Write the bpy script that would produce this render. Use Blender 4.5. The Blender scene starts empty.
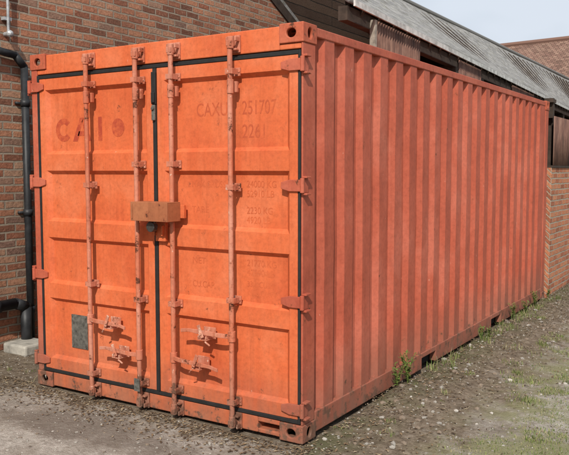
import bpy, bmesh, math, random
from mathutils import Vector, Matrix
import numpy as np
random.seed(7)
C=bpy.context.collection
W,L,H=2.467,6.202,2.591

# ------------------------------------------------------------ node helpers
def newmat(name):
    m=bpy.data.materials.new(name);m.use_nodes=True
    nt=m.node_tree;b=nt.nodes['Principled BSDF'];return m,nt,b
def N(nt,t,**k):
    n=nt.nodes.new(t)
    for a,v in k.items(): setattr(n,a,v)
    return n
def lk(nt,a,b): nt.links.new(a,b)
def ramp(nt,src,stops,interp='LINEAR'):
    r=N(nt,'ShaderNodeValToRGB');r.color_ramp.interpolation=interp
    e=r.color_ramp.elements
    while len(e)<len(stops): e.new(.5)
    for i,(p,c) in enumerate(stops):
        e[i].position=p
        e[i].color=(c,c,c,1) if isinstance(c,(int,float)) else (*c,1)
    lk(nt,src,r.inputs[0]);return r.outputs[0]
def mix(nt,f,a,b,mode='MIX'):
    m=N(nt,'ShaderNodeMix',data_type='RGBA',blend_type=mode)
    for s,v in ((m.inputs[0],f),(m.inputs[6],a),(m.inputs[7],b)):
        if isinstance(v,(int,float)): s.default_value=v if s==m.inputs[0] else (v,v,v,1)
        elif isinstance(v,tuple): s.default_value=(*v,1)
        else: lk(nt,v,s)
    return m.outputs[2]
def mth(nt,op,a,b=0.0,clamp=False):
    m=N(nt,'ShaderNodeMath',operation=op);m.use_clamp=clamp
    for s,v in ((m.inputs[0],a),(m.inputs[1],b)):
        if isinstance(v,(int,float)): s.default_value=v
        else: lk(nt,v,s)
    return m.outputs[0]
def noise(nt,vec,scale,detail=4,rough=.55,sc=(1,1,1),loc=(0,0,0)):
    if sc!=(1,1,1) or loc!=(0,0,0):
        mp=N(nt,'ShaderNodeMapping');mp.inputs['Scale'].default_value=sc;mp.inputs['Location'].default_value=loc
        lk(nt,vec,mp.inputs[0]);vec=mp.outputs[0]
    n=N(nt,'ShaderNodeTexNoise');n.inputs['Scale'].default_value=scale;n.inputs['Detail'].default_value=min(detail,4);n.inputs['Roughness'].default_value=rough
    lk(nt,vec,n.inputs['Vector']);return n.outputs['Fac']
def coord(nt,w='Object'): return N(nt,'ShaderNodeTexCoord').outputs[w]
def bump(nt,b,h,s=.3,d=.01):
    n=N(nt,'ShaderNodeBump');n.inputs['Strength'].default_value=s;n.inputs['Distance'].default_value=d
    lk(nt,h,n.inputs['Height']);lk(nt,n.outputs[0],b.inputs['Normal'])

def paint(name,base,light,dark,rust=.62,streak=.5,chip=None,rough=.6,dirtz=.42,bs=.6,grime=1.3,dk=.95):
    m,nt,b=newmat(name);co=coord(nt)
    big=noise(nt,co,1.5,4,.65);col=ramp(nt,big,[(.34,dark),(.5,base),(.66,light)])
    st=noise(nt,co,7,4,.65,sc=(1.3,1.3,.22));stf=ramp(nt,st,[(.44,0.),(.74,1.)])
    col=mix(nt,mth(nt,'MULTIPLY',stf,streak),col,light)
    st2=noise(nt,co,10,4,.7,sc=(2,2,.12),loc=(3,1,0));s2=ramp(nt,st2,[(.52,0.),(.75,1.)])
    col=mix(nt,mth(nt,'MULTIPLY',s2,dk*streak),col,tuple(c*.55 for c in dark))
    sp=noise(nt,co,34,4,.75);spf=ramp(nt,sp,[(.32,.84),(.5,1.),(.68,1.10)])
    col=mix(nt,1.0,col,spf,'MULTIPLY')
    z=N(nt,'ShaderNodeSeparateXYZ');lk(nt,co,z.inputs[0])
    low=ramp(nt,z.outputs[2],[(0.0,.13),(dirtz,0.)])
    rn=noise(nt,co,11,4,.75);rr=mth(nt,'ADD',rn,low)
    halo=ramp(nt,rr,[(rust-.07,0.),(rust,.45)])
    col=mix(nt,halo,col,(.24,.065,.03))
    rf=ramp(nt,rr,[(rust,0.),(rust+.035,1.)])
    col=mix(nt,rf,col,(.10,.034,.018))
    df=mth(nt,'MULTIPLY',ramp(nt,z.outputs[2],[(0.02,min(1.,grime)),(dirtz*1.3,0.)]),mth(nt,'MULTIPLY',st,grime),True)
    col=mix(nt,df,col,(.17,.10,.07))
    cn=noise(nt,co,30,4,.75,sc=(1,1,.45),loc=(2,9,4));th=.705 if chip is None else chip
    cf=ramp(nt,cn,[(th,0.),(th+.03,.9)])
    col=mix(nt,cf,col,(.58,.38,.29))
    lk(nt,col,b.inputs['Base Color']);b.inputs['Roughness'].default_value=rough
    b.inputs['Specular IOR Level'].default_value=.25
    h=mth(nt,'ADD',noise(nt,co,2.6,2,.5),mth(nt,'MULTIPLY',sp,.04))
    bump(nt,b,h,bs,.03);return m
def plain(name,c,rough=.7,var=.25,scale=12,metal=0,bs=.2):
    m,nt,b=newmat(name);co=coord(nt)
    n=noise(nt,co,scale,3,.65)
    col=mix(nt,ramp(nt,n,[(.3,0.),(.7,1.)]),tuple(x*(1-var) for x in c),tuple(min(1,x*(1+var)) for x in c))
    lk(nt,col,b.inputs['Base Color']);b.inputs['Roughness'].default_value=rough;b.inputs['Metallic'].default_value=metal
    b.inputs['Specular IOR Level'].default_value=.3
    if bs: bump(nt,b,n,bs,.01)
    return m
def faded(name,c,bg,wear=.5):
    """stencil paint worn through to the door colour"""
    m,nt,b=newmat(name);co=coord(nt)
    n=noise(nt,co,26,4,.8);n2=noise(nt,co,4,3,.6)
    f=ramp(nt,mth(nt,'ADD',mth(nt,'MULTIPLY',n,.6),mth(nt,'MULTIPLY',n2,.4)),[(wear-.09,.9),(wear+.09,.15)])
    col=mix(nt,f,bg,c);lk(nt,col,b.inputs['Base Color']);b.inputs['Roughness'].default_value=.65;b.inputs['Specular IOR Level'].default_value=.2
    return m
def brick(name,stops,mortar,bw=.225,rh=.075,ms=.011,dirt=.5):
    m,nt,b=newmat(name);uv=coord(nt,'UV')
    dn=N(nt,'ShaderNodeTexNoise');dn.inputs['Scale'].default_value=7;lk(nt,uv,dn.inputs['Vector'])
    vm=N(nt,'ShaderNodeVectorMath',operation='MULTIPLY_ADD');lk(nt,dn.outputs['Color'],vm.inputs[0]);vm.inputs[1].default_value=(.022,.020,0)
    lk(nt,uv,vm.inputs[2]);v=vm.outputs[0]
    t=N(nt,'ShaderNodeTexBrick');lk(nt,v,t.inputs['Vector'])
    t.inputs['Scale'].default_value=1;t.inputs['Brick Width'].default_value=bw;t.inputs['Row Height'].default_value=rh
    t.inputs['Mortar Size'].default_value=ms;t.inputs['Mortar Smooth'].default_value=.35
    t.inputs['Color1'].default_value=(0,0,0,1);t.inputs['Color2'].default_value=(1,1,1,1);t.inputs['Bias'].default_value=0
    col=ramp(nt,t.outputs['Color'],stops)
    g=noise(nt,uv,34,4,.75);col=mix(nt,1.,col,ramp(nt,g,[(.3,.60),(.7,1.38)]),'MULTIPLY')
    n5=noise(nt,uv,5,4,.65)
    mc=mix(nt,n5,tuple(x*.55 for x in mortar),mortar)
    mf=mth(nt,'MAXIMUM',t.outputs['Fac'],ramp(nt,g,[(.58,0.),(.70,.6)]))
    col=mix(nt,mf,col,mc)
    big=ramp(nt,noise(nt,uv,1.1,4,.7),[(.42,0.),(.68,1.)])
    col=mix(nt,mth(nt,'MULTIPLY',big,dirt),col,(.10,.07,.05))
    lk(nt,col,b.inputs['Base Color']);b.inputs['Roughness'].default_value=.9;b.inputs['Specular IOR Level'].default_value=.15
    h=mth(nt,'SUBTRACT',mth(nt,'MULTIPLY',g,.6),t.outputs['Fac']);bump(nt,b,h,.9,.014);return m

# ------------------------------------------------------------ geometry helpers
def empty(name,loc=(0,0,0)):
    e=bpy.data.objects.new(name,None);C.objects.link(e);e.location=loc;return e
def obj(name,bm,mat,parent=None,smooth=False,bevel=0):
    me=bpy.data.meshes.new(name);bmesh.ops.recalc_face_normals(bm,faces=bm.faces[:]) if smooth!='raw' else None
    bm.to_mesh(me);bm.free()
    o=bpy.data.objects.new(name,me);C.objects.link(o)
    for mm in (mat if isinstance(mat,list) else [mat]): me.materials.append(mm)
    if smooth is True:
        for p in me.polygons:p.use_smooth=True
    if bevel:
        bv=o.modifiers.new('b','BEVEL');bv.width=bevel;bv.segments=2;bv.limit_method='ANGLE';bv.angle_limit=.9
    if parent: o.parent=parent
    return o
def bx(bm,a,b,mat=None):
    vs=[bm.verts.new((x,y,z)) for x in (a[0],b[0]) for y in (a[1],b[1]) for z in (a[2],b[2])]
    for f in ((0,1,3,2),(4,6,7,5),(0,4,5,1),(2,3,7,6),(0,2,6,4),(1,5,7,3)): bm.faces.new([vs[i] for i in f])
    if mat is not None:
        bmesh.ops.transform(bm,matrix=mat,verts=vs)
    return vs
def cyl(bm,p,q,r,n=14,r2=None):
    p=Vector(p);q=Vector(q);d=q-p;M=Matrix.Translation((p+q)/2)@d.to_track_quat('Z','Y').to_matrix().to_4x4()
    bmesh.ops.create_cone(bm,cap_ends=True,segments=n,radius1=r,radius2=r if r2 is None else r2,depth=d.length,matrix=M)
def slab(name,p,u,v,t,mat,parent=None,uo=(0,0)):
    p=Vector(p);u=Vector(u);v=Vector(v);n=u.cross(v).normalized()
    bm=bmesh.new();uvl=bm.loops.layers.uv.new('UVMap')
    top=[p,p+u,p+u+v,p+v];bot=[x-n*t for x in top]
    T=[bm.verts.new(x) for x in top];B=[bm.verts.new(x) for x in bot]
    fs=[bm.faces.new(T),bm.faces.new(B[::-1])]
    for i in range(4): fs.append(bm.faces.new([T[i],B[i],B[(i+1)%4],T[(i+1)%4]]))
    uh=u.normalized();vh=(v-uh*v.dot(uh)).normalized()
    for f in fs:
        for l in f.loops:
            d=l.vert.co-p;off=d.dot(n)
            l[uvl].uv=(d.dot(uh)+uo[0]+off,d.dot(vh)+uo[1]+off)
    return obj(name,bm,mat,parent,smooth='raw')
def poly(name,pts,off,mat,parent=None,axes=(1,2)):
    bm=bmesh.new();uvl=bm.loops.layers.uv.new('UVMap')
    A=[bm.verts.new(p) for p in pts];B=[bm.verts.new(Vector(p)+Vector(off)) for p in pts];n=len(A)
    fs=[bm.faces.new(A),bm.faces.new(B[::-1])]
    for i in range(n): fs.append(bm.faces.new([A[i],B[i],B[(i+1)%n],A[(i+1)%n]]))
    oa=3-sum(axes)
    for f in fs:
        for l in f.loops:
            c=l.vert.co;l[uvl].uv=(c[axes[0]]+c[oa],c[axes[1]])
    return obj(name,bm,mat,parent)
def boolean(o,cut):
    m=o.modifiers.new('x','BOOLEAN');m.object=cut;m.operation='DIFFERENCE';m.solver='EXACT'
    dg=bpy.context.evaluated_depsgraph_get();me=bpy.data.meshes.new_from_object(o.evaluated_get(dg))
    o.modifiers.clear();o.data=me;bpy.data.objects.remove(cut)

# ------------------------------------------------------------ materials
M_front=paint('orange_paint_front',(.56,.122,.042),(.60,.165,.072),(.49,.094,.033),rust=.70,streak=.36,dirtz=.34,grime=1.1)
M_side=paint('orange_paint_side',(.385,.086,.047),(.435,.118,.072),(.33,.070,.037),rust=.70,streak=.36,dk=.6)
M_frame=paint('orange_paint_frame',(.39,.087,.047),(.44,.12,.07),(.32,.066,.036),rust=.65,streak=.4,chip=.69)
M_bar=paint('worn_bar_paint',(.46,.140,.075),(.51,.22,.15),(.40,.095,.048),rust=.60,streak=.75,chip=.645,dirtz=.35)
M_cast=paint('casting_paint',(.40,.09,.045),(.46,.13,.07),(.28,.065,.035),rust=.60,streak=.5,chip=.68)
M_lock=paint('lockbox_paint',(.32,.11,.05),(.38,.15,.07),(.25,.08,.036),rust=.62,streak=.3,bs=.2)
M_catch=paint('worn_catch_paint',(.46,.15,.085),(.52,.28,.20),(.38,.10,.055),rust=.59,streak=.9,chip=.58,dirtz=.1,bs=.1)
M_blk=plain('black_rubber',(.018,.018,.018),.6)
M_pipe=plain('black_pipe_paint',(.020,.021,.023),.5,.5,9,0,.1)
M_dark=plain('dark_void',(.012,.010,.009),.9)
BG=(.56,.122,.042)
M_text=faded('faded_letter_paint',(.37,.072,.032),BG,.52)
M_text3=faded('faded_small_letter_paint',(.40,.080,.032),BG,.47)
M_text2=faded('faded_logo_paint',(.32,.048,.026),BG,.55)
M_plate=plain('dull_metal_plate',(.13,.125,.11),.5,.5,30,.3)
M_steel=plain('padlock_steel',(.09,.085,.08),.4,.4,20,.6)
M_floor=plain('old_timber',(.16,.12,.08))
M_brickL=brick('weathered_brick',[(0,(.16,.07,.045)),(.2,(.28,.11,.065)),(.45,(.37,.155,.09)),(.7,(.43,.20,.115)),(.88,(.37,.22,.145)),(1,(.21,.12,.09))],(.42,.345,.265),dirt=.4)
M_brickR=brick('orange_brick',[(0,(.28,.10,.055)),(.3,(.42,.15,.08)),(.7,(.50,.21,.11)),(1,(.38,.14,.08))],(.46,.385,.30),dirt=.2)

# ------------------------------------------------------------ shipping container
K=empty('shipping_container')
def casting(x0,x1,y0,y1,z0,z1,fx):
    bm=bmesh.new();bx(bm,(x0,y0,z0),(x1,y1,z1));o=obj('corner_casting',bm,M_cast,K)
    bm=bmesh.new();t=.022;bx(bm,(x0+t,y0+t,z0+t),(x1-t,y1-t,z1-t));c=obj('c',bm,M_dark);
    boolean(o,c)
    cx=(x0+x1)/2;cy=(y0+y1)/2;cz=(z0+z1)/2
    bm=bmesh.new()
    fy=y0 if y0<1 else y1
    M=Matrix.Translation((cx,fy,cz))@Matrix.Diagonal((.034,1,.028,1))@Matrix.Rotation(math.pi/2,4,'X')
    bmesh.ops.create_cone(bm,cap_ends=True,segments=24,radius1=1,radius2=1,depth=.06,matrix=M)
    c=obj('c',bm,M_dark);boolean(o,c)
    bm=bmesh.new()
    M=Matrix.Translation((fx,cy,cz))@Matrix.Diagonal((1,.026,.034,1))@Matrix.Rotation(math.pi/2,4,'Y')
    bmesh.ops.create_cone(bm,cap_ends=True,segments=24,radius1=1,radius2=1,depth=.06,matrix=M)
    c=obj('c',bm,M_dark);boolean(o,c)
    bv=o.modifiers.new('b','BEVEL');bv.width=.006;bv.segments=2;bv.limit_method='ANGLE'
for (xa,xb,fx) in ((-.168,.006,.006),(-W-.006,-W+.168,-W-.006)):
    for (ya,yb) in ((-.008,.16),(L-.16,L+.008)):
        casting(xa,xb,ya,yb,H-.113,H+.006,fx);casting(xa,xb,ya,yb,0.0,.116,fx)
bm=bmesh.new()
bx(bm,(-.014,.0,.116),(0,.15,H-.113));bx(bm,(-W,.0,.116),(-W+.066,.15,H-.113))
bx(bm,(-.12,L-.15,.116),(0,L,H-.113));bx(bm,(-W,L-.15,.116),(-W+.12,L,H-.113))
bx(bm,(-.11,.06,.116),(-.015,.15,H-.113));bx(bm,(-W+.067,.06,.116),(-W+.14,.15,H-.113))
for s in (0,1):
    x0,x1=((-.062,-.002) if s==0 else (-W+.002,-W+.062))
    bx(bm,(x0,.162,H-.062),(x1,L-.162,H-.004))
    segs=[(.162,1.96),(2.28,3.90),(4.24,L-.162)]
    for a,b in segs: bx(bm,(x0,a,.028),(x1,b,.165))
    for a,b in ((1.96,2.28),(3.90,4.24)):
        bx(bm,(x0,a,.120),(x1,b,.165))
obj('side_frame',bm,M_frame,K,bevel=.006)
bm=bmesh.new()
bx(bm,(-W+.170,.004,H-.150),(-.170,.10,H-.006))
bx(bm,(-W+.066,.004,H-.150),(-W+.170,.10,H-.115));bx(bm,(-.170,.004,H-.150),(-.015,.10,H-.115))
bx(bm,(-W+.170,.004,.012),(-.34,.13,.118));bx(bm,(-.34,.004,.085),(-.170,.13,.118));bx(bm,(-.34,.004,.012),(-.170,.13,.040))
obj('header_and_sill',bm,M_front,K,bevel=.006)
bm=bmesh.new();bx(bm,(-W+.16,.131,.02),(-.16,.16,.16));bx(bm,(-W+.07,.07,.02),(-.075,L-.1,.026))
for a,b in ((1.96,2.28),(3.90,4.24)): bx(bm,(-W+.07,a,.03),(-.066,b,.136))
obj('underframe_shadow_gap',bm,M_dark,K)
bm=bmesh.new();bx(bm,(-W+.065,.16,.14),(-.065,L-.1,.17));obj('floor',bm,M_floor,K)
from mathutils import noise as mn
def corr(x_out,sgn,name):
    bm=bmesh.new();pitch=.2755;d=.036
    pts=[(.150,0.)];y=.168
    while y<L-.17-pitch*.5:
        a=[(y+.0,d),(y+.072,d),(y+.112,0),(y+.112+.124,0)]
        if len(pts)==1: pts.append((y-.040,0))
        pts+=a;y+=pitch
    pts.append((L-.15,0))
    z0,z1=.165,H-.062;nz=22
    cols=[]
    for (py,pd) in pts:
        c=[]
        for k in range(nz+1):
            z=z0+(z1-z0)*k/nz
            dent=.005*mn.noise(Vector((py*1.1,z*1.3,sgn*7)))+.004*mn.noise(Vector((py*4,z*3,sgn*3)))
            dent*=math.sin(math.pi*k/nz)
            c.append(bm.verts.new((x_out-sgn*(.010+pd+dent),py,z)))
        cols.append(c)
    for i in range(len(cols)-1):
        for k in range(nz): bm.faces.new([cols[i][k],cols[i+1][k],cols[i+1][k+1],cols[i][k+1]])
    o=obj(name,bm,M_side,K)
    s=o.modifiers.new('s','SOLIDIFY');s.thickness=.004;s.offset=0
    bv=o.modifiers.new('b','BEVEL');bv.width=.006;bv.segments=2;bv.limit_method='ANGLE';bv.angle_limit=.5
corr(0,1,'corrugated_side_wall');corr(-W,-1,'corrugated_side_wall')
bm=bmesh.new();y=.16
top=H-.03
bx(bm,(-W+.06,.10,top-.01),(-.06,L-.1,top))
while y<L-.3: bx(bm,(-W+.1,y,top),(-.1,y+.11,top+.018));y+=.209
x=-W+.12;bx(bm,(-W+.12,L-.05,.1),(-.12,L-.04,H-.05))
while x<-.2: bx(bm,(x,L-.04,.15),(x+.11,L-.006,H-.08));x+=.25
bx(bm,(-W+.12,L-.1,H-.11),(-.12,L,H-.002));bx(bm,(-W+.12,L-.1,.02),(-.12,L,.15))
obj('roof_and_rear_wall',bm,M_side,K,bevel=.004)
# doors
DT,DB=2.405,.150
XG=-1.188
def door(xa,xb,name):
    D=empty(name);D.parent=K
    bm=bmesh.new()
    fw=.062
    yo=-.002
    bx(bm,(xa,yo,DB),(xa+fw,.05,DT));bx(bm,(xb-fw,yo,DB),(xb,.05,DT))
    FL=((.235,.715),(.83,1.19),(1.315,1.705),(1.83,2.32))
    prof=[(DB,0.),(DB+.07,0.)]
    for f0,f1 in FL:
        prof+=[(f0,0.),(f0+.026,.03),(f1-.026,.03),(f1,0.)]
    prof=sorted(set(prof));prof.append((DT,0.))
    zz=[]
    for (za,da),(zb,db) in zip(prof,prof[1:]):
        n=max(1,int((zb-za)/.06))
        for k in range(n): zz.append((za+(zb-za)*k/n,da+(db-da)*k/n))
    zz.append(prof[-1]);nx=16;grid=[]
    for z,d in zz:
        row=[]
        for k in range(nx+1):
            t=k/nx;x=xa+fw-.001+(xb-xa-2*fw+.002)*t
            dn=.0030*max(0,mn.noise(Vector((x*2.4,z*2.4,1)))+.1)*math.sin(math.pi*t)*min(1,(z-DB)*8)*min(1,(DT-z)*8)
            row.append(bm.verts.new((x,.001+d+dn,z)))
        grid.append(row)
    for i in range(len(grid)-1):
        for k in range(nx): bm.faces.new([grid[i][k],grid[i][k+1],grid[i+1][k+1],grid[i+1][k]])
    for f0,f1 in FL:
        for xe,s in ((xa+fw,1),(xb-fw,-1)):
            v=[bm.verts.new(c) for c in ((xe,.0005,f0),(xe+s*.03,.0315,f0+.026),(xe+s*.03,.0315,f1-.026),(xe,.0005,f1))]
            bm.faces.new(v)
    bx(bm,(xa+.01,.05,DB+.005),(xb-.01,.058,DT-.005))
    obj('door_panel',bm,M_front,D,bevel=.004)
    return D
SR=-.013
DL=door(-W+.092,XG-.018,'left_door');DR=door(XG+.018,SR-.022,'right_door')
bm=bmesh.new()
g=.004
bx(bm,(-W+.067,-g,DB-.027),(-W+.088,.04,DT+.028));bx(bm,(SR-.020,-g,DB-.027),(SR-.002,.04,DT+.028))
bx(bm,(-W+.088,-g,DT+.002),(SR-.020,.04,DT+.028));bx(bm,(-W+.088,-g,DB-.027),(SR-.020,.04,DB-.002))
bx(bm,(XG-.017,-g-.002,DB),(XG-.001,.04,DT));bx(bm,(XG+.001,-g-.006,DB),(XG+.017,.04,DT))
obj('door_seal',bm,M_blk,K,bevel=.003)
for z in (.215,.895,1.615,2.345):
    bm=bmesh.new()
    h=.036
    pts=[(-.15,-h*.55),(-.15,h*.55),(-.09,h),(-.006,h),(-.006,-h),(-.09,-h)]
    A=[bm.verts.new((x,-.016,z+zz)) for x,zz in pts];B=[bm.verts.new((x,-.005,z+zz)) for x,zz in pts]
    bm.faces.new(A);bm.faces.new(B[::-1])
    for i in range(6): bm.faces.new([A[i],B[i],B[(i+1)%6],A[(i+1)%6]])
    cyl(bm,(.006,-.016,z-.045),(.006,-.016,z+.045),.014)
    bx(bm,(.001,-.012,z-.058),(.034,.045,z-.045));bx(bm,(.001,-.012,z+.045),(.034,.045,z+.058));bx(bm,(.001,.0,z-.044),(.010,.05,z+.044))
    A=[bm.verts.new((-W-x,-.016,z+zz)) for x,zz in pts];B=[bm.verts.new((-W-x,-.005,z+zz)) for x,zz in pts]
    bm.faces.new(A);bm.faces.new(B[::-1])
    for i in range(6): bm.faces.new([A[i],B[i],B[(i+1)%6],A[(i+1)%6]])
    cyl(bm,(-W-.006,-.016,z-.045),(-W-.006,-.016,z+.045),.014)
    bx(bm,(-W-.034,-.012,z-.058),(-W-.001,.045,z-.045));bx(bm,(-W-.034,-.012,z+.045),(-W-.001,.045,z+.058))
    obj('door_hinge',bm,M_frame,K,bevel=.003)
BX=(-1.80,-1.315,-.995,-.50);BY=-.058
for i,x in enumerate(BX):
    D=DL if i<2 else DR
    bm=bmesh.new();cyl(bm,(x,BY,.035),(x+random.uniform(-.004,.004),BY,2.535),.0165,16);obj('locking_bar',bm,M_bar,D)
    bm=bmesh.new()
    for zc,s in ((2.505,1),(.065,-1)):
        bx(bm,(x-.040,-.012,zc-.055),(x+.040,.003,zc+.055))
        bx(bm,(x-.040,-.055,zc+s*.012),(x-.027,-.012,zc+s*.042));bx(bm,(x+.027,-.055,zc+s*.012),(x+.040,-.012,zc+s*.042))
        bx(bm,(x-.036,-.045,zc-s*.044),(x+.036,-.012,zc-s*.030))
        bx(bm,(x-.020,-.080,zc-.020),(x+.020,-.034,zc+.018))
        cyl(bm,(x,BY,zc-.035),(x,BY,zc+.04),.022)
    obj('cam_and_keeper',bm,M_bar,D,bevel=.004)
    bm=bmesh.new()
    zb=(.20,.87,1.60,2.33) if i in(0,3) else (.20,.80,1.75,2.33)
    for z in zb:
        bx(bm,(x-.042,-.012,z-.026),(x+.042,-.003,z+.026))
        bx(bm,(x-.029,-.077,z-.018),(x-.0205,-.012,z+.018));bx(bm,(x+.0205,-.077,z-.018),(x+.029,-.012,z+.018))
        bx(bm,(x-.020,-.0775,z-.017),(x+.020,-.0755,z+.017))
        for sx in (-.036,.036):
            cyl(bm,(x+sx,-.018,z),(x+sx,-.010,z),.006,8)
    obj('bar_bracket',bm,M_bar,D,bevel=.003)
for i,x in enumerate(BX):
    bm=bmesh.new();bx(bm,(x-.026,-.03,2.20),(x+.026,-.004,2.27));cyl(bm,(x,BY,2.19),(x,BY,2.28),.022);obj('bar_collar',bm,M_bar,DL if i<2 else DR,bevel=.004)
def handle(xb,xe,z,D,wig=0.0):
    s=1 if xe>xb else -1;bm=bmesh.new()
    cyl(bm,(xb,BY,z-.035),(xb,BY,z+.035),.025)
    n=12;prev=None
    for k in range(n+1):
        t=k/n;x=xb+(xe-xb)*t;y=-.070-.020*min(1,t*5);hh=.015 if t<.75 else .012
        zz=z+wig*t-(.012*(t-.85)/.15 if t>.85 else 0)
        cur=[bm.verts.new((x,y-.006,zz-hh)),bm.verts.new((x,y+.006,zz-hh)),bm.verts.new((x,y+.006,zz+hh)),bm.verts.new((x,y-.006,zz+hh))]
        if prev:
            for a in range(4): bm.faces.new([prev[a],prev[(a+1)%4],cur[(a+1)%4],cur[a]])
        else: bm.faces.new(cur)
        prev=cur
    bm.faces.new(prev[::-1])
    obj('handle_lever',bm,M_bar,D,bevel=.003)
    bm=bmesh.new();xc=xb+(xe-xb)*.55
    bx(bm,(xc-.05,-.010,z-.05),(xc+.05,-.002,z+.028))
    bx(bm,(xc-.036,-.095,z-.040),(xc-.027,-.010,z-.018));bx(bm,(xc+.027,-.095,z-.040),(xc+.036,-.010,z-.018))
    bx(bm,(xc-.040,-.095,z-.047),(xc+.040,-.010,z-.041))
    M=Matrix.Translation((xc,-.104,z+.005))@Matrix.Rotation(.40*s,4,'Y')
    bx(bm,(-.013,-.004,-.035),(.013,.004,.055),M)
    cyl(bm,(xc,-.114,z+.0),(xc,-.100,z+.0),.012,12)
    cyl(bm,(xc-.03*s,-.10,z-.050),(xc-.060*s,-.085,z-.078),.006,8)
    obj('handle_catch',bm,M_catch,D,bevel=.003)
handle(BX[0],BX[0]+.38,.61,DL,-.01);handle(BX[1],BX[1]-.36,.405,DL,.02)
handle(BX[3],BX[3]-.40,.635,DR,.012);handle(BX[2],BX[2]+.40,.43,DR,-.015)
bm=bmesh.new()
x0,x1=-1.275,-.945
t=.006
bx(bm,(x0,-.165,1.365),(x1,-.165+t,1.495));bx(bm,(x0,-.165+t,1.495-t),(x1,-.03,1.495));bx(bm,(x0,-.165+t,1.365),(x0+t,-.03,1.495-t));bx(bm,(x1-t,-.165+t,1.365),(x1,-.03,1.495-t))
bx(bm,(x0+.012,-.172,1.378),(x0+.02,-.1655,1.482))
obj('lock_box',bm,M_lock,DR,bevel=.004)
bm=bmesh.new();bx(bm,(x0-.03,-.03,1.385),(x0+.05,-.004,1.475));bx(bm,(x1-.05,-.03,1.385),(x1+.03,-.004,1.475))
bx(bm,(XG+.02,-.035,1.22),(XG+.11,-.006,1.35));bx(bm,(XG+.022,-.06,1.26),(XG+.034,-.035,1.33));bx(bm,(XG+.092,-.06,1.26),(XG+.104,-.035,1.33))
obj('lock_box_bracket',bm,M_front,DR,bevel=.003)
bm=bmesh.new();xp=-1.135
cyl(bm,(xp,-.125,1.325),(xp,-.085,1.325),.036,24);
for sx in (-.02,.02): cyl(bm,(xp+sx,-.105,1.34),(xp+sx,-.105,1.40),.006,8)
obj('padlock',bm,M_steel,DR,bevel=.004)
bm=bmesh.new();bx(bm,(XG-.020,-.018,2.16),(XG+.022,-.0115,2.38));bx(bm,(XG-.012,-.03,2.17),(XG+.016,-.018,2.24))
obj('door_gap_strap',bm,M_blk,DR,bevel=.003)
bm=bmesh.new();bx(bm,(XG-.014,-.024,2.05),(XG+.016,-.0115,2.155));cyl(bm,(XG,-.034,2.13),(XG,-.018,2.13),.012,12)
obj('door_gap_plate',bm,M_plate,DR,bevel=.003)
bm=bmesh.new();bx(bm,(BX[1]-.02,-.095,.15),(BX[1]+.03,-.088,.24));obj('tag',bm,M_plate,DL)
bm=bmesh.new();bx(bm,(-2.10,.024,.34),(-1.925,.030,.60))
for sx in(-2.085,-1.94):
    for sz in(.355,.585): cyl(bm,(sx,.018,sz),(sx,.0245,sz),.006,8)
obj('data_plate',bm,M_plate,DL,bevel=.001)
def text(s,x,z,size,mat,D,y=.0302,wx=1.0):
    c=bpy.data.curves.new('lettering','FONT');c.body=s;c.size=size
    o=bpy.data.objects.new('lettering',c);C.objects.link(o);o.rotation_euler=(math.pi/2,0,0);o.location=(x,y,z);o.scale=(wx,1,1);c.materials.append(mat);o.parent=D
text('CAXU',-.85,2.065,.125,M_text,DR,wx=.76);text('251707',-.475,2.065,.125,M_text,DR,wx=.70);text('2261',-.475,1.915,.125,M_text,DR,wx=.78)
text('MAX.GROSS',-.895,1.595,.062,M_text3,DR,wx=.85);text('24000 KG\n52910 LB',-.44,1.60,.062,M_text3,DR,wx=.9)
text('TARE',-.895,1.425,.062,M_text3,DR);text('2230 KG\n4920 LB',-.44,1.43,.062,M_text3,DR,wx=.9)
text('NET',-.895,1.08,.062,M_text3,DR);text('21770 KG\n47990 LB',-.44,1.09,.062,M_text3,DR,wx=.9)
text('CU.CAP.',-.895,.92,.062,M_text3,DR,wx=.85);text('33.1 CU.M\n1170 CU.FT',-.44,.955,.055,M_text3,DR,wx=.85)
def flat(bm,pts,y=.0302):
    bm.faces.new([bm.verts.new((x,y,z)) for x,z in pts])
bm=bmesh.new();zb_,zt=1.925,2.10
cx=-2.145;cz=(zb_+zt)/2;R1,R2=.088,.045
a0,a1=math.radians(40),math.radians(320)
for k in range(24):
    a=a0+(a1-a0)*k/24;c2=a0+(a1-a0)*(k+1)/24
    flat(bm,[(cx+R2*math.cos(a),cz+R2*math.sin(a)),(cx+R1*math.cos(a),cz+R1*math.sin(a)),(cx+R1*math.cos(c2),cz+R1*math.sin(c2)),(cx+R2*math.cos(c2),cz+R2*math.sin(c2))])
ax=-1.945
flat(bm,[(ax-.10,zb_),(ax-.05,zb_),(ax+.018,zt),(ax-.022,zt)]);flat(bm,[(ax+.05,zb_),(ax+.10,zb_),(ax+.018,zt),(ax-.003,zt-.03)]);flat(bm,[(ax-.05,zb_+.04),(ax+.065,zb_+.04),(ax+.05,zb_+.075),(ax-.035,zb_+.075)])
flat(bm,[(-1.775,zb_),(-1.735,zb_),(-1.735,zt),(-1.775,zt)])
flat(bm,[(-1.575+.062*math.cos(k*math.tau/28),2.015+.066*math.sin(k*math.tau/28)) for k in range(28)])
for f in bm.faces:
    f.normal_update()
    if f.normal.y>0: f.normal_flip()
o=obj('lettering_logo',bm,M_text2,DL,smooth='raw')

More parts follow.
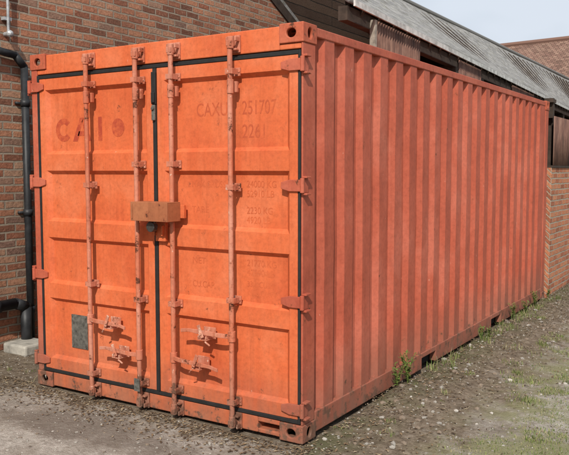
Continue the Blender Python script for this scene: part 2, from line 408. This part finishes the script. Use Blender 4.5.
# ------------------------------------------------------------ brick barn with raking gable (left)
B=empty('brick_barn')
XW=-3.69
rk=lambda y:4.18-(y-5.40)*.5
poly('gable_wall',[(XW,-9,-.1),(XW,8.2,-.1),(XW,8.2,rk(8.2)),(XW,1.6,rk(1.6)),(XW,-5.0,rk(8.2)),(XW,-9,rk(8.2))],(-.23,0,0),M_brickL,B)
M_slate,nt,b=newmat('grey_slate')
uv=coord(nt,'UV');t=N(nt,'ShaderNodeTexBrick');lk(nt,uv,t.inputs['Vector']);t.inputs['Scale'].default_value=1
t.inputs['Brick Width'].default_value=.28;t.inputs['Row Height'].default_value=.20;t.inputs['Mortar Size'].default_value=.006;t.inputs['Mortar Smooth'].default_value=.6
t.inputs['Color1'].default_value=(0,0,0,1);t.inputs['Color2'].default_value=(1,1,1,1)
col=ramp(nt,t.outputs['Color'],[(0,(.15,.145,.14)),(.5,(.20,.195,.19)),(1,(.25,.24,.23))])
col=mix(nt,mth(nt,'MULTIPLY',t.outputs['Fac'],.55),col,(.10,.10,.095))
li=noise(nt,uv,6,4,.8);col=mix(nt,ramp(nt,li,[(.48,0.),(.60,.75)]),col,(.34,.33,.30))
mo=noise(nt,uv,5,4,.8,loc=(4,2,0));col=mix(nt,ramp(nt,mo,[(.52,0.),(.62,.8)]),col,(.11,.10,.07))
lk(nt,col,b.inputs['Base Color']);b.inputs['Roughness'].default_value=.85
bump(nt,b,mth(nt,'SUBTRACT',mth(nt,'MULTIPLY',li,.8),mth(nt,'MULTIPLY',t.outputs['Fac'],.5)),.6,.012)
M_tile=brick('brown_tile',[(0,(.15,.085,.065)),(.5,(.23,.13,.10)),(1,(.28,.175,.13))],(.09,.06,.045),bw=.2,rh=.14,ms=.012,dirt=.3)
M_wood=plain('dark_weathered_timber',(.045,.031,.023),.9,.4,9)
M_wood2=plain('grey_timber',(.26,.23,.19),.9,.4,14)
M_fascia=plain('pale_fascia',(.48,.48,.46),.8,.4,8)
slab('roof_slope',(XW-.0,1.6,rk(1.6)+.02),(-9,0,0),(0,8.6-1.6,rk(8.6)-rk(1.6)),.08,M_slate,B)
slab('roof_slope',(XW-9,1.6,rk(1.6)+.02),(9,0,0),(0,-7.0,rk(8.6)-rk(1.6)),.08,M_slate,B)
poly('barge_board',[(XW+.02,1.6,rk(1.6)+.03),(XW+.02,8.7,rk(8.7)+.03),(XW+.02,8.7,rk(8.7)-.13),(XW+.02,1.6,rk(1.6)-.13)],(-.018,0,0),M_wood,B)
P=empty('drainpipe')
bm=bmesh.new();px,py=XW+.06,.86
def tube(bm,pts,r,n=12):
    for a,c in zip(pts,pts[1:]): cyl(bm,a,c,r,n)
    for a in pts[1:-1]: bmesh.ops.create_icosphere(bm,subdivisions=2,radius=r*1.02,matrix=Matrix.Translation(a))
tube(bm,[(px,-4,2.86),(px,.50,2.82),(px,.76,2.79),(px,py,2.69),(px,py,.02)],.036)
for z in (2.35,1.3,.35):
    cyl(bm,(px,py,z-.03),(px,py,z+.03),.046);bx(bm,(XW+.001,py-.075,z-.012),(XW+.02,py+.075,z+.012))
o=obj('downpipe',bm,M_pipe,P)
bm=bmesh.new();tube(bm,[(XW+.09,-4,.38),(XW+.09,.66,.44),(XW+.09,.78,.39),(XW+.09,.78,-.02)],.052,16)
cyl(bm,(XW+.09,.40,.437),(XW+.09,.48,.438),.063,16);obj('waste_pipe',bm,M_pipe,P)
for o in P.children:
    for p in o.data.polygons: p.use_smooth=len(p.vertices)<=4
S=bmesh.new();bx(S,(XW+.03,.55,-.03),(XW+.36,.86,.075));obj('stone_block',S,plain('pale_stone',(.32,.30,.26),.9,.35,10,0,.5),None,bevel=.02)
G=empty('wall_bracket');bm=bmesh.new();yy=.70
cyl(bm,(XW+.05,yy,3.0),(XW+.05,yy,4.2),.013,10)
for z in (3.12,3.40): bx(bm,(XW+.001,yy-.04,z-.015),(XW+.05,yy+.04,z+.015))
bmesh.ops.create_icosphere(bm,subdivisions=2,radius=.035,matrix=Matrix.Translation((XW+.07,yy,2.98)))
cyl(bm,(XW+.001,yy,2.98),(XW+.07,yy,2.98),.022,12)
obj('conduit',bm,plain('galvanised_metal',(.40,.41,.42),.45,.3,20,.4),G)

# ------------------------------------------------------------ open shed with slate roof
Sd=empty('open_shed')
e0=Vector((-1.13,2.86,3.40));e1=Vector((-1.88,14.1,3.40));ed=(e1-e0)/(e1.y-e0.y)
E=lambda y:e0+ed*(y-e0.y)
ya,yb=2.80,26.0
tm=lambda y:min(1,max(.08,(y-ya)/3.9))  # near roof end cut away, out of view, so sun reaches the brick gable
bm=bmesh.new();uvl=bm.loops.layers.uv.new('UVMap');nn=90;mm=10;rows=[]
for i in range(nn+1):
    y=ya+(yb-ya)*i/nn;p=E(y);r=Vector((-3.25,y,4.80));row=[]
    for j in range(mm+1):
        t=j/mm*tm(y);q=p.lerp(r,t);q.z+=.03*math.sin(y*1.1)*(math.sin(t*math.pi)*.6+.3)+random.uniform(-.003,.003)-.03*math.sin(t*math.pi)
        row.append((bm.verts.new(q),t))
    rows.append(row)
for i in range(nn):
    for j in range(mm):
        idx=((i,j),(i+1,j),(i+1,j+1),(i,j+1))
        f=bm.faces.new([rows[a][c][0] for a,c in idx])
        for l,(a,c) in zip(f.loops,idx): l[uvl].uv=((yb-ya)*a/nn,2.6*rows[a][c][1])
o=obj('slate_slope',bm,M_slate,Sd,smooth='raw');s=o.modifiers.new('s','SOLIDIFY');s.thickness=.05;s.offset=-1
for p in o.data.polygons:p.use_smooth=True
bm=bmesh.new();cyl(bm,(-3.25,6.7,4.80),(-3.25,yb,4.80),.05,10);obj('ridge_tiles',bm,M_slate,Sd)
slab('rear_slope',(-3.26,8.95,4.80),(0,yb-8.95,0),(-2.6,0,-1.5),.05,M_slate,Sd)
bm=bmesh.new()
def beam(bm,p,q,w,h):
    p=Vector(p);q=Vector(q);d=q-p;M=Matrix.Translation(p)@d.to_track_quat('X','Z').to_matrix().to_4x4();bx(bm,(0,-w/2,-h/2),(d.length,w/2,h/2),M)
beam(bm,E(ya)+Vector((.03,0,-.045)),E(yb)+Vector((.03,0,-.045)),.02,.06);obj('fascia',bm,M_fascia,Sd)
bm=bmesh.new()
beam(bm,E(ya)+Vector((-.10,0,-.13)),E(yb)+Vector((-.10,0,-.13)),.10,.14)
y=ya+.35
while y<yb:
    p=E(y)+Vector((-.03,0,-.085));q=Vector((-3.2,y,4.69));beam(bm,p,p.lerp(q,tm(y)*.97),.05,.08);y+=.45
for y in (6.7,8.2,11,14,17,20,23):
    p=E(y);beam(bm,(p.x-.1,y,0),(p.x-.1,y,3.2),.13,.13)
    beam(bm,(p.x-.1,y,3.15),(-3.6,y,3.15),.1,.14)
obj('timber_frame',bm,M_wood,Sd)
bm=bmesh.new();beam(bm,(E(ya).x-.1,ya+.1,3.33),(-3.22,ya+3.95,4.66),.04,.14);obj('cut_verge_board',bm,M_wood,Sd)  # edge board follows the roof end shaped to keep shadow off the brick
bm=bmesh.new();beam(bm,(E(3.42).x-.02,3.42,2.62),(E(3.42).x-.02,3.42,3.30),.05,.06);obj('pale_timber',bm,M_wood2,Sd)
M_board=brick('brown_boarding',[(0,(.035,.020,.014)),(.5,(.06,.035,.024)),(1,(.09,.055,.036))],(.008,.007,.006),bw=6,rh=.15,ms=.008,dirt=.3)
slab('boarded_back_wall',(-3.99,4.6,0),(0,yb-4.6,0),(0,0,4.75),.04,M_board,Sd)
slab('boarded_end_wall',(-4.0,yb,0),(2.0,0,0),(0,0,3.8),.04,M_board,Sd)
M_rust,nt,b=newmat('rusty_corrugated_iron');co=coord(nt)
r1=noise(nt,co,5,4,.75,sc=(1,1,.4));col=ramp(nt,r1,[(.3,(.06,.030,.022)),(.5,(.13,.062,.043)),(.7,(.21,.12,.085))])
lk(nt,col,b.inputs['Base Color']);b.inputs['Roughness'].default_value=.85;bump(nt,b,r1,.3,.01)
def sheet(y0,y1,z0,z1,x=None,name='rusty_sheet',par=Sd,mat=None,pitch=.076,amp=.01):
    bm=bmesh.new();n=int((y1-y0)/(pitch/6));prev=None
    for i in range(n+1):
        y=y0+(y1-y0)*i/n;xx=(E(y).x-.02 if x is None else x)+amp*math.sin(y/pitch*2*math.pi)
        cur=[bm.verts.new((xx,y,z0)),bm.verts.new((xx,y,z1))]
        if prev: bm.faces.new([prev[0],cur[0],cur[1],prev[1]])
        prev=cur
    o=obj(name,bm,mat or M_rust,par,smooth=True);s=o.modifiers.new('s','SOLIDIFY');s.thickness=.002
sheet(3.5,4.95,2.45,3.31);sheet(6.75,8.0,2.5,3.31);sheet(10.4,12.6,2.3,3.31)

# ------------------------------------------------------------ low brick wall with cladding, right
R=empty('brick_wall')
slab('brickwork',(.02,6.36,-.1),(0,20,0),(0,0,1.84),.215,M_brickR,R,uo=(.1,.02))
bm=bmesh.new();bx(bm,(-.21,6.36,1.742),(.035,26.3,1.77));obj('coping',bm,M_wood,R)
sheet(6.38,26,1.771,2.42,x=.03,name='iron_cladding',par=R)
bm=bmesh.new()
for y in (6.5,9,12,15,18,21,24): bx(bm,(-.12,y,1.772),(-.02,y+.1,2.46))
bx(bm,(-.10,6.40,2.40),(.008,6.48,2.66));bx(bm,(-.09,6.34,2.60),(.02,6.52,2.645))
obj('cladding_posts',bm,M_wood,R)

# ------------------------------------------------------------ distant house
Hs=empty('brick_house')
ang=math.atan2(30.4-31.6,.4+9)
u=Vector((math.cos(ang),math.sin(ang),0));nrm=Vector((u.y,-u.x,0))
p1=Vector((-9,31.6,7.5));Ln=18
slab('roof_slope',p1+nrm*3.6+Vector((0,0,-2.7)),u*Ln,-nrm*3.6+Vector((0,0,2.7)),.1,M_tile,Hs)
slab('roof_slope',p1+u*Ln-nrm*3.6+Vector((0,0,-2.7)),-u*Ln,nrm*3.6+Vector((0,0,2.7)),.1,M_tile,Hs)
slab('front_wall',p1+nrm*3.3+Vector((.0,0,-7.6)),u*Ln,(0,0,5.0),.2,M_brickR,Hs)
for k in (0,1):
    q=p1+u*(Ln*k+(.15 if k==0 else -.35))
    poly('gable_end',[q+nrm*3.3-Vector((0,0,7.6)),q-nrm*3.3-Vector((0,0,7.6)),q-nrm*3.3-Vector((0,0,2.62)),q-Vector((0,0,.15)),q+nrm*3.3-Vector((0,0,2.62))],u*.2,M_brickR,Hs)
bm=bmesh.new();q=p1;cyl(bm,q+Vector((0,0,.02)),q+u*Ln+Vector((0,0,.02)),.12,8);obj('ridge_tiles',bm,M_tile,Hs)

# ------------------------------------------------------------ ground
M_gr,nt,b=newmat('gravel_and_soil');co=coord(nt);z=N(nt,'ShaderNodeSeparateXYZ');lk(nt,co,z.inputs[0])
n1=noise(nt,co,.9,4,.7);n2=noise(nt,co,14,4,.8);n3=noise(nt,co,90,3,.7);n4=noise(nt,co,3,4,.75,loc=(5,5,0))
vor=N(nt,'ShaderNodeTexVoronoi');vor.inputs['Scale'].default_value=55;lk(nt,co,vor.inputs['Vector'])
vc=N(nt,'ShaderNodeSeparateColor');lk(nt,vor.outputs['Color'],vc.inputs[0])
grav=ramp(nt,n2,[(.3,(.225,.205,.175)),(.5,(.325,.30,.262)),(.7,(.41,.385,.34))])
grav=mix(nt,.33,grav,ramp(nt,vc.outputs[0],[(0,(.15,.135,.115)),(.6,(.34,.315,.28)),(1,(.50,.47,.43))]),'MIX')
grav=mix(nt,ramp(nt,n1,[(.44,0.),(.60,.7)]),grav,(.195,.165,.13))
def gauss(cx,cy,rx,ry):
    ax=mth(nt,'DIVIDE',mth(nt,'SUBTRACT',z.outputs[0],cx),rx);ay=mth(nt,'DIVIDE',mth(nt,'SUBTRACT',z.outputs[1],cy),ry)
    r=mth(nt,'ADD',mth(nt,'MULTIPLY',ax,ax),mth(nt,'MULTIPLY',ay,ay))
    r=mth(nt,'ADD',r,mth(nt,'MULTIPLY',mth(nt,'SUBTRACT',n4,.5),2.6));return ramp(nt,r,[(.35,1.),(1.,0.)])
damp=mth(nt,'MAXIMUM',gauss(-1.45,-.50,.95,.30),gauss(-2.9,.1,.5,.5))
grav=mix(nt,mth(nt,'MULTIPLY',damp,.7),grav,(.12,.098,.078))
soil=ramp(nt,n2,[(.3,(.075,.056,.040)),(.5,(.15,.118,.085)),(.72,(.26,.215,.165))])
soil=mix(nt,ramp(nt,n3,[(.6,0.),(.7,.5)]),soil,(.32,.28,.225))
d1=mth(nt,'ADD',z.outputs[0],mth(nt,'MULTIPLY',mth(nt,'SUBTRACT',n4,.5),1.8))
m1=ramp(nt,mth(nt,'MULTIPLY',d1,.5),[(.32,1.),(.60,0.)])
yy=mth(nt,'ADD',z.outputs[1],mth(nt,'MULTIPLY',mth(nt,'SUBTRACT',n4,.5),1.1))
m2=ramp(nt,mth(nt,'ADD',yy,.5),[(.18,0.),(.42,1.)])
soilf=mth(nt,'MULTIPLY',m1,m2)
col=mix(nt,soilf,grav,soil)
mn1=noise(nt,co,2.4,4,.75,loc=(1,7,0))
moss=mth(nt,'MULTIPLY',ramp(nt,mn1,[(.42,0.),(.56,.8)]),ramp(nt,mth(nt,'MULTIPLY',z.outputs[0],.3),[(.16,0.),(.30,1.)]))
col=mix(nt,moss,col,(.195,.195,.095))
base=mth(nt,'MULTIPLY',mth(nt,'MULTIPLY',ramp(nt,z.outputs[0],[(0.,0.),(.02,1.),(.12,1.),(.5,0.)]),m2),ramp(nt,n4,[(.42,0.),(.58,.7)]))
col=mix(nt,base,col,(.085,.09,.04))
lk(nt,col,b.inputs['Base Color']);b.inputs['Roughness'].default_value=.95;b.inputs['Specular IOR Level'].default_value=.1
bump(nt,b,mth(nt,'ADD',n2,mth(nt,'MULTIPLY',n3,.5)),.9,.02)
def axis(lo,hi,step):
    v=[-400,-150,-60,-30,-15];x=lo;v=[q for q in v if q<lo-1]
    while x<=hi: v.append(x);x+=step
    return v+[q for q in (15,30,60,150,400) if q>hi+1]
def gz(x,y):
    h=.018*mn.noise(Vector((x*1.3,y*1.3,0)))+.008*mn.noise(Vector((x*6,y*6,3)))
    if x>0 and y>-.3: h+=(.05+.04*mn.noise(Vector((x*3,y*3,8))))*math.exp(-((x-.2)/.4)**2)*min(1,max(0,(y+.3)/1.2))
    inside=(-W<x<0 and 0<y<L)
    return h-.012 if not inside else h*.3-.02
xs=axis(-5,4.5,.05);ysx=axis(-4,9,.05)
verts=[(x,y,gz(x,y)) for y in ysx for x in xs];nx=len(xs)
faces=[(j*nx+i,j*nx+i+1,(j+1)*nx+i+1,(j+1)*nx+i) for j in range(len(ysx)-1) for i in range(nx-1)]
me=bpy.data.meshes.new('ground');me.from_pydata(verts,[],faces);me.materials.append(M_gr)
g=bpy.data.objects.new('ground',me);C.objects.link(g)
for p in me.polygons:p.use_smooth=True
def blob_mesh(name,items,mats):
    V=[];F=[];MI=[]
    base=bmesh.new();bmesh.ops.create_icosphere(base,subdivisions=1,radius=1);bv=[v.co.copy() for v in base.verts];bf=[[v.index for v in f.verts] for f in base.faces];base.free()
    for (x,y,zc,s,mi) in items:
        o=len(V);ax=random.uniform(.7,1.3);ay=random.uniform(.7,1.3);az=random.uniform(.4,.8);r=random.uniform(0,6.28);cr,sr=math.cos(r),math.sin(r)
        for v in bv:
            k=random.uniform(.75,1.2);X=v.x*ax*s*k;Y=v.y*ay*s*k
            V.append((x+X*cr-Y*sr,y+X*sr+Y*cr,zc+v.z*az*s*k))
        for f in bf:F.append([i+o for i in f]);MI.append(mi)
    me=bpy.data.meshes.new(name);me.from_pydata(V,[],F)
    for m in mats: me.materials.append(m)
    me.polygons.foreach_set('material_index',MI);o=bpy.data.objects.new(name,me);C.objects.link(o);return o
st=[]
def inside(x,y): return (-W-.02<x<.02 and -.02<y<L) or x<XW+.03
while len(st)<11000:
    x=random.uniform(-4.2,3.6);y=random.uniform(-2.2,8)
    if inside(x,y): continue
    s=random.choice((.004,.005,.006,.008))*random.uniform(.7,1.3)
    if random.random()<.02:s*=2.2
    if .0<x<1.1 and y>0 and random.random()<.4: s*=1.4
    st.append((x,y,gz(x,y)+s*.2,s,random.choice((0,0,0,0,1,2,2))))
for _ in range(160):
    x=random.uniform(.04,.7);y=random.uniform(.1,6);s=random.uniform(.010,.026);st.append((x,y,gz(x,y)+s*.1,s,random.choice((0,2,2))))
blob_mesh('gravel',st,[plain('stone_grey',(.26,.24,.21),.9,.2,12,0,0),plain('stone_pale',(.37,.345,.305),.9,.2,12,0,0),plain('stone_brown',(.18,.14,.105),.9,.2,12,0,0)])
V=[];F=[];MI=[]
def leaf(x,y,zc,s,mi):
    o=len(V);r=random.uniform(0,6.28);t=random.uniform(-.5,.5);w=random.uniform(.25,.6)
    for (a,bq,h) in ((-1,0,0),(0,-w,.2),(1,0,0),(0,w,.2)):
        X=a*s;Y=bq*s;V.append((x+X*math.cos(r)-Y*math.sin(r),y+X*math.sin(r)+Y*math.cos(r),zc+abs(h)*s+a*t*s*.5))
    F.append((o,o+1,o+2,o+3));MI.append(mi)
for _ in range(8500):
    k=random.random()
    if k<.34: x=random.uniform(-W-1.1,.1);y=-abs(random.gauss(0,.18))-.005
    elif k<.80: x=abs(random.gauss(0,.36))+.02;y=random.uniform(-.4,8)
    elif k<.88: x=random.uniform(-3.6,-2.5);y=random.uniform(-.5,2.5)
    else: x=random.uniform(-3,2.5);y=random.uniform(-1.5,7)
    if inside(x,y): continue
    leaf(x,y,gz(x,y)+.006,random.uniform(.005,.018),random.choice((0,0,1,1,2)))
me=bpy.data.meshes.new('leaf_litter');me.from_pydata(V,[],F)
for m in (plain('dry_leaf',(.17,.115,.065),.9,.2,12,0,0),plain('dark_leaf',(.075,.05,.03),.9,.2,12,0,0),plain('pale_leaf',(.29,.235,.155),.9,.2,12,0,0)): me.materials.append(m)
me.polygons.foreach_set('material_index',MI);o=bpy.data.objects.new('leaf_litter',me);C.objects.link(o)
def blades(name,spots,mats,per=1):
    V=[];F=[];MI=[]
    for (cx,cy,rad,n,h) in spots:
        for _ in range(n):
            r=rad*math.sqrt(random.random());a=random.uniform(0,6.28);x=cx+r*math.cos(a);y=cy+r*math.sin(a)
            if inside(x,y): continue
            hh=h*random.uniform(.4,1.15);w=random.uniform(.0015,.0035);d=random.uniform(0,6.28);le=random.uniform(.1,.7)*hh
            z0=gz(x,y)-.003;dx,dy=math.cos(d),math.sin(d);px,py=-dy*w,dx*w;o=len(V)
            for t in (0,.5,.85):
                ww=1-t*.6;bx_=x+dx*le*t*t;by_=y+dy*le*t*t;bz=z0+hh*t*(1-.15*t)
                V.append((bx_+px*ww,by_+py*ww,bz));V.append((bx_-px*ww,by_-py*ww,bz))
            V.append((x+dx*le,y+dy*le,z0+hh*.95))
            mi=random.randrange(len(mats))
            F+= [(o,o+1,o+3,o+2),(o+2,o+3,o+5,o+4),(o+4,o+5,o+6)];MI+=[mi]*3
    me=bpy.data.meshes.new(name);me.from_pydata(V,[],F)
    for m in mats: me.materials.append(m)
    me.polygons.foreach_set('material_index',MI);o=bpy.data.objects.new(name,me);C.objects.link(o);return o
G1=plain('grass_green',(.09,.13,.03),.7,.3,12,0,0);G2=plain('grass_light',(.17,.20,.06),.7,.3,12,0,0);G3=plain('grass_dry',(.26,.23,.12),.8,.3,12,0,0)
spots=[]
for _ in range(40): spots.append((random.gauss(1.05,.30),random.uniform(1.4,4.8),random.uniform(.04,.15),random.randint(20,100),random.uniform(.025,.06)))
for _ in range(100): spots.append((random.gauss(1.45,.35),random.uniform(.1,2.8),random.uniform(.06,.2),random.randint(40,150),random.uniform(.010,.030)))
for _ in range(34): spots.append((random.uniform(.03,.22),random.uniform(1.9,6.2),random.uniform(.03,.09),random.randint(10,40),random.uniform(.04,.10)))
for _ in range(14): spots.append((random.uniform(.05,.5),random.uniform(.3,2.5),random.uniform(.02,.06),random.randint(6,20),random.uniform(.02,.05)))
for _ in range(10): spots.append((random.uniform(-3.6,-2.6),random.uniform(-.3,1.6),random.uniform(.03,.07),random.randint(5,15),random.uniform(.03,.06)))
blades('grass',spots,[G1,G2,G3])
WL=plain('weed_leaf',(.11,.155,.035),.6,.4,30,0,0)
def weed(x,y,h,n,name='weed'):
    bm=bmesh.new();z0=gz(x,y)-.01
    for s in range(n):
        a=random.uniform(0,6.28);hh=h*random.uniform(.5,1);lean=random.uniform(.05,.35)*hh
        pts=[Vector((x+math.cos(a)*lean*t*t,y+math.sin(a)*lean*t*t,z0+hh*t)) for t in (0,.35,.7,1)]
        for p,q in zip(pts,pts[1:]): cyl(bm,p,q,.0025,5)
        for k in range(int(16*hh/.25)+5):
            t=random.uniform(.15,1);i=min(2,int(t*3));c=pts[i].lerp(pts[i+1],t*3-i)
            la=random.uniform(0,6.28);ll=random.uniform(.016,.040);up=random.uniform(-.2,.7)
            d=Vector((math.cos(la),math.sin(la),up)).normalized();sd=d.cross(Vector((0,0,1))).normalized()*ll*.24
            v=[bm.verts.new(q) for q in (c,c+d*ll*.5+sd,c+d*ll,c+d*ll*.5-sd)];bm.faces.new(v)
    obj(name,bm,WL,None,smooth='raw')
for (x,y,h,n) in ((.07,1.28,.22,7),(.10,1.42,.28,10),(.08,3.3,.16,7),(.1,3.5,.12,6),(.07,4.5,.20,8),(.1,4.9,.18,7),(.08,5.4,.22,8),(.12,5.9,.16,6)): weed(x,y,h,n)

# ------------------------------------------------------------ light, sky, camera
sd=Vector((.34,-.76,.72)).normalized()
el=math.asin(sd.z);az=math.atan2(sd.x,sd.y)
w=bpy.data.worlds.new('World');bpy.context.scene.world=w;w.use_nodes=True;nt=w.node_tree;bg=nt.nodes['Background']
sk=N(nt,'ShaderNodeTexSky',sky_type='NISHITA');sk.sun_disc=False;sk.sun_elevation=el;sk.sun_rotation=az;sk.air_density=1.2;sk.dust_density=4;sk.ozone_density=1
cn=noise(nt,coord(nt,'Generated'),1.6,4,.6,sc=(1,1,2.4))
cf=ramp(nt,cn,[(.30,.35),(.58,.95)])
col=mix(nt,cf,sk.outputs[0],(7.8,8.5,9.5))
lk(nt,col,bg.inputs['Color']);bg.inputs['Strength'].default_value=.095
sl=bpy.data.lights.new('sun','SUN');sl.energy=4.7;sl.angle=math.radians(.5);sl.color=(1,.95,.87)
so=bpy.data.objects.new('sun',sl);C.objects.link(so);so.rotation_euler=sd.to_track_quat('Z','Y').to_euler();so.location=(6,-8,10)
cam=bpy.data.cameras.new('camera');co=bpy.data.objects.new('camera',cam);C.objects.link(co)
yaw,pitch,roll=-.56696,-.07745,-.0006
f=np.array([math.sin(yaw)*math.cos(pitch),math.cos(yaw)*math.cos(pitch),math.sin(pitch)]);r=np.array([math.cos(yaw),-math.sin(yaw),0]);u=np.cross(r,f)
M=Matrix.Identity(4)
for i,pv in enumerate((2.33063,-3.86765,1.71016)):
    M[i][0]=r[i];M[i][1]=u[i];M[i][2]=-f[i];M[i][3]=pv
co.matrix_world=M;cam.sensor_width=36;cam.lens=741.57/569*36;cam.clip_end=2000;cam.clip_start=.05
S=bpy.context.scene;S.camera=co
S.view_settings.view_transform='Standard';S.view_settings.look='None';S.view_settings.exposure=0
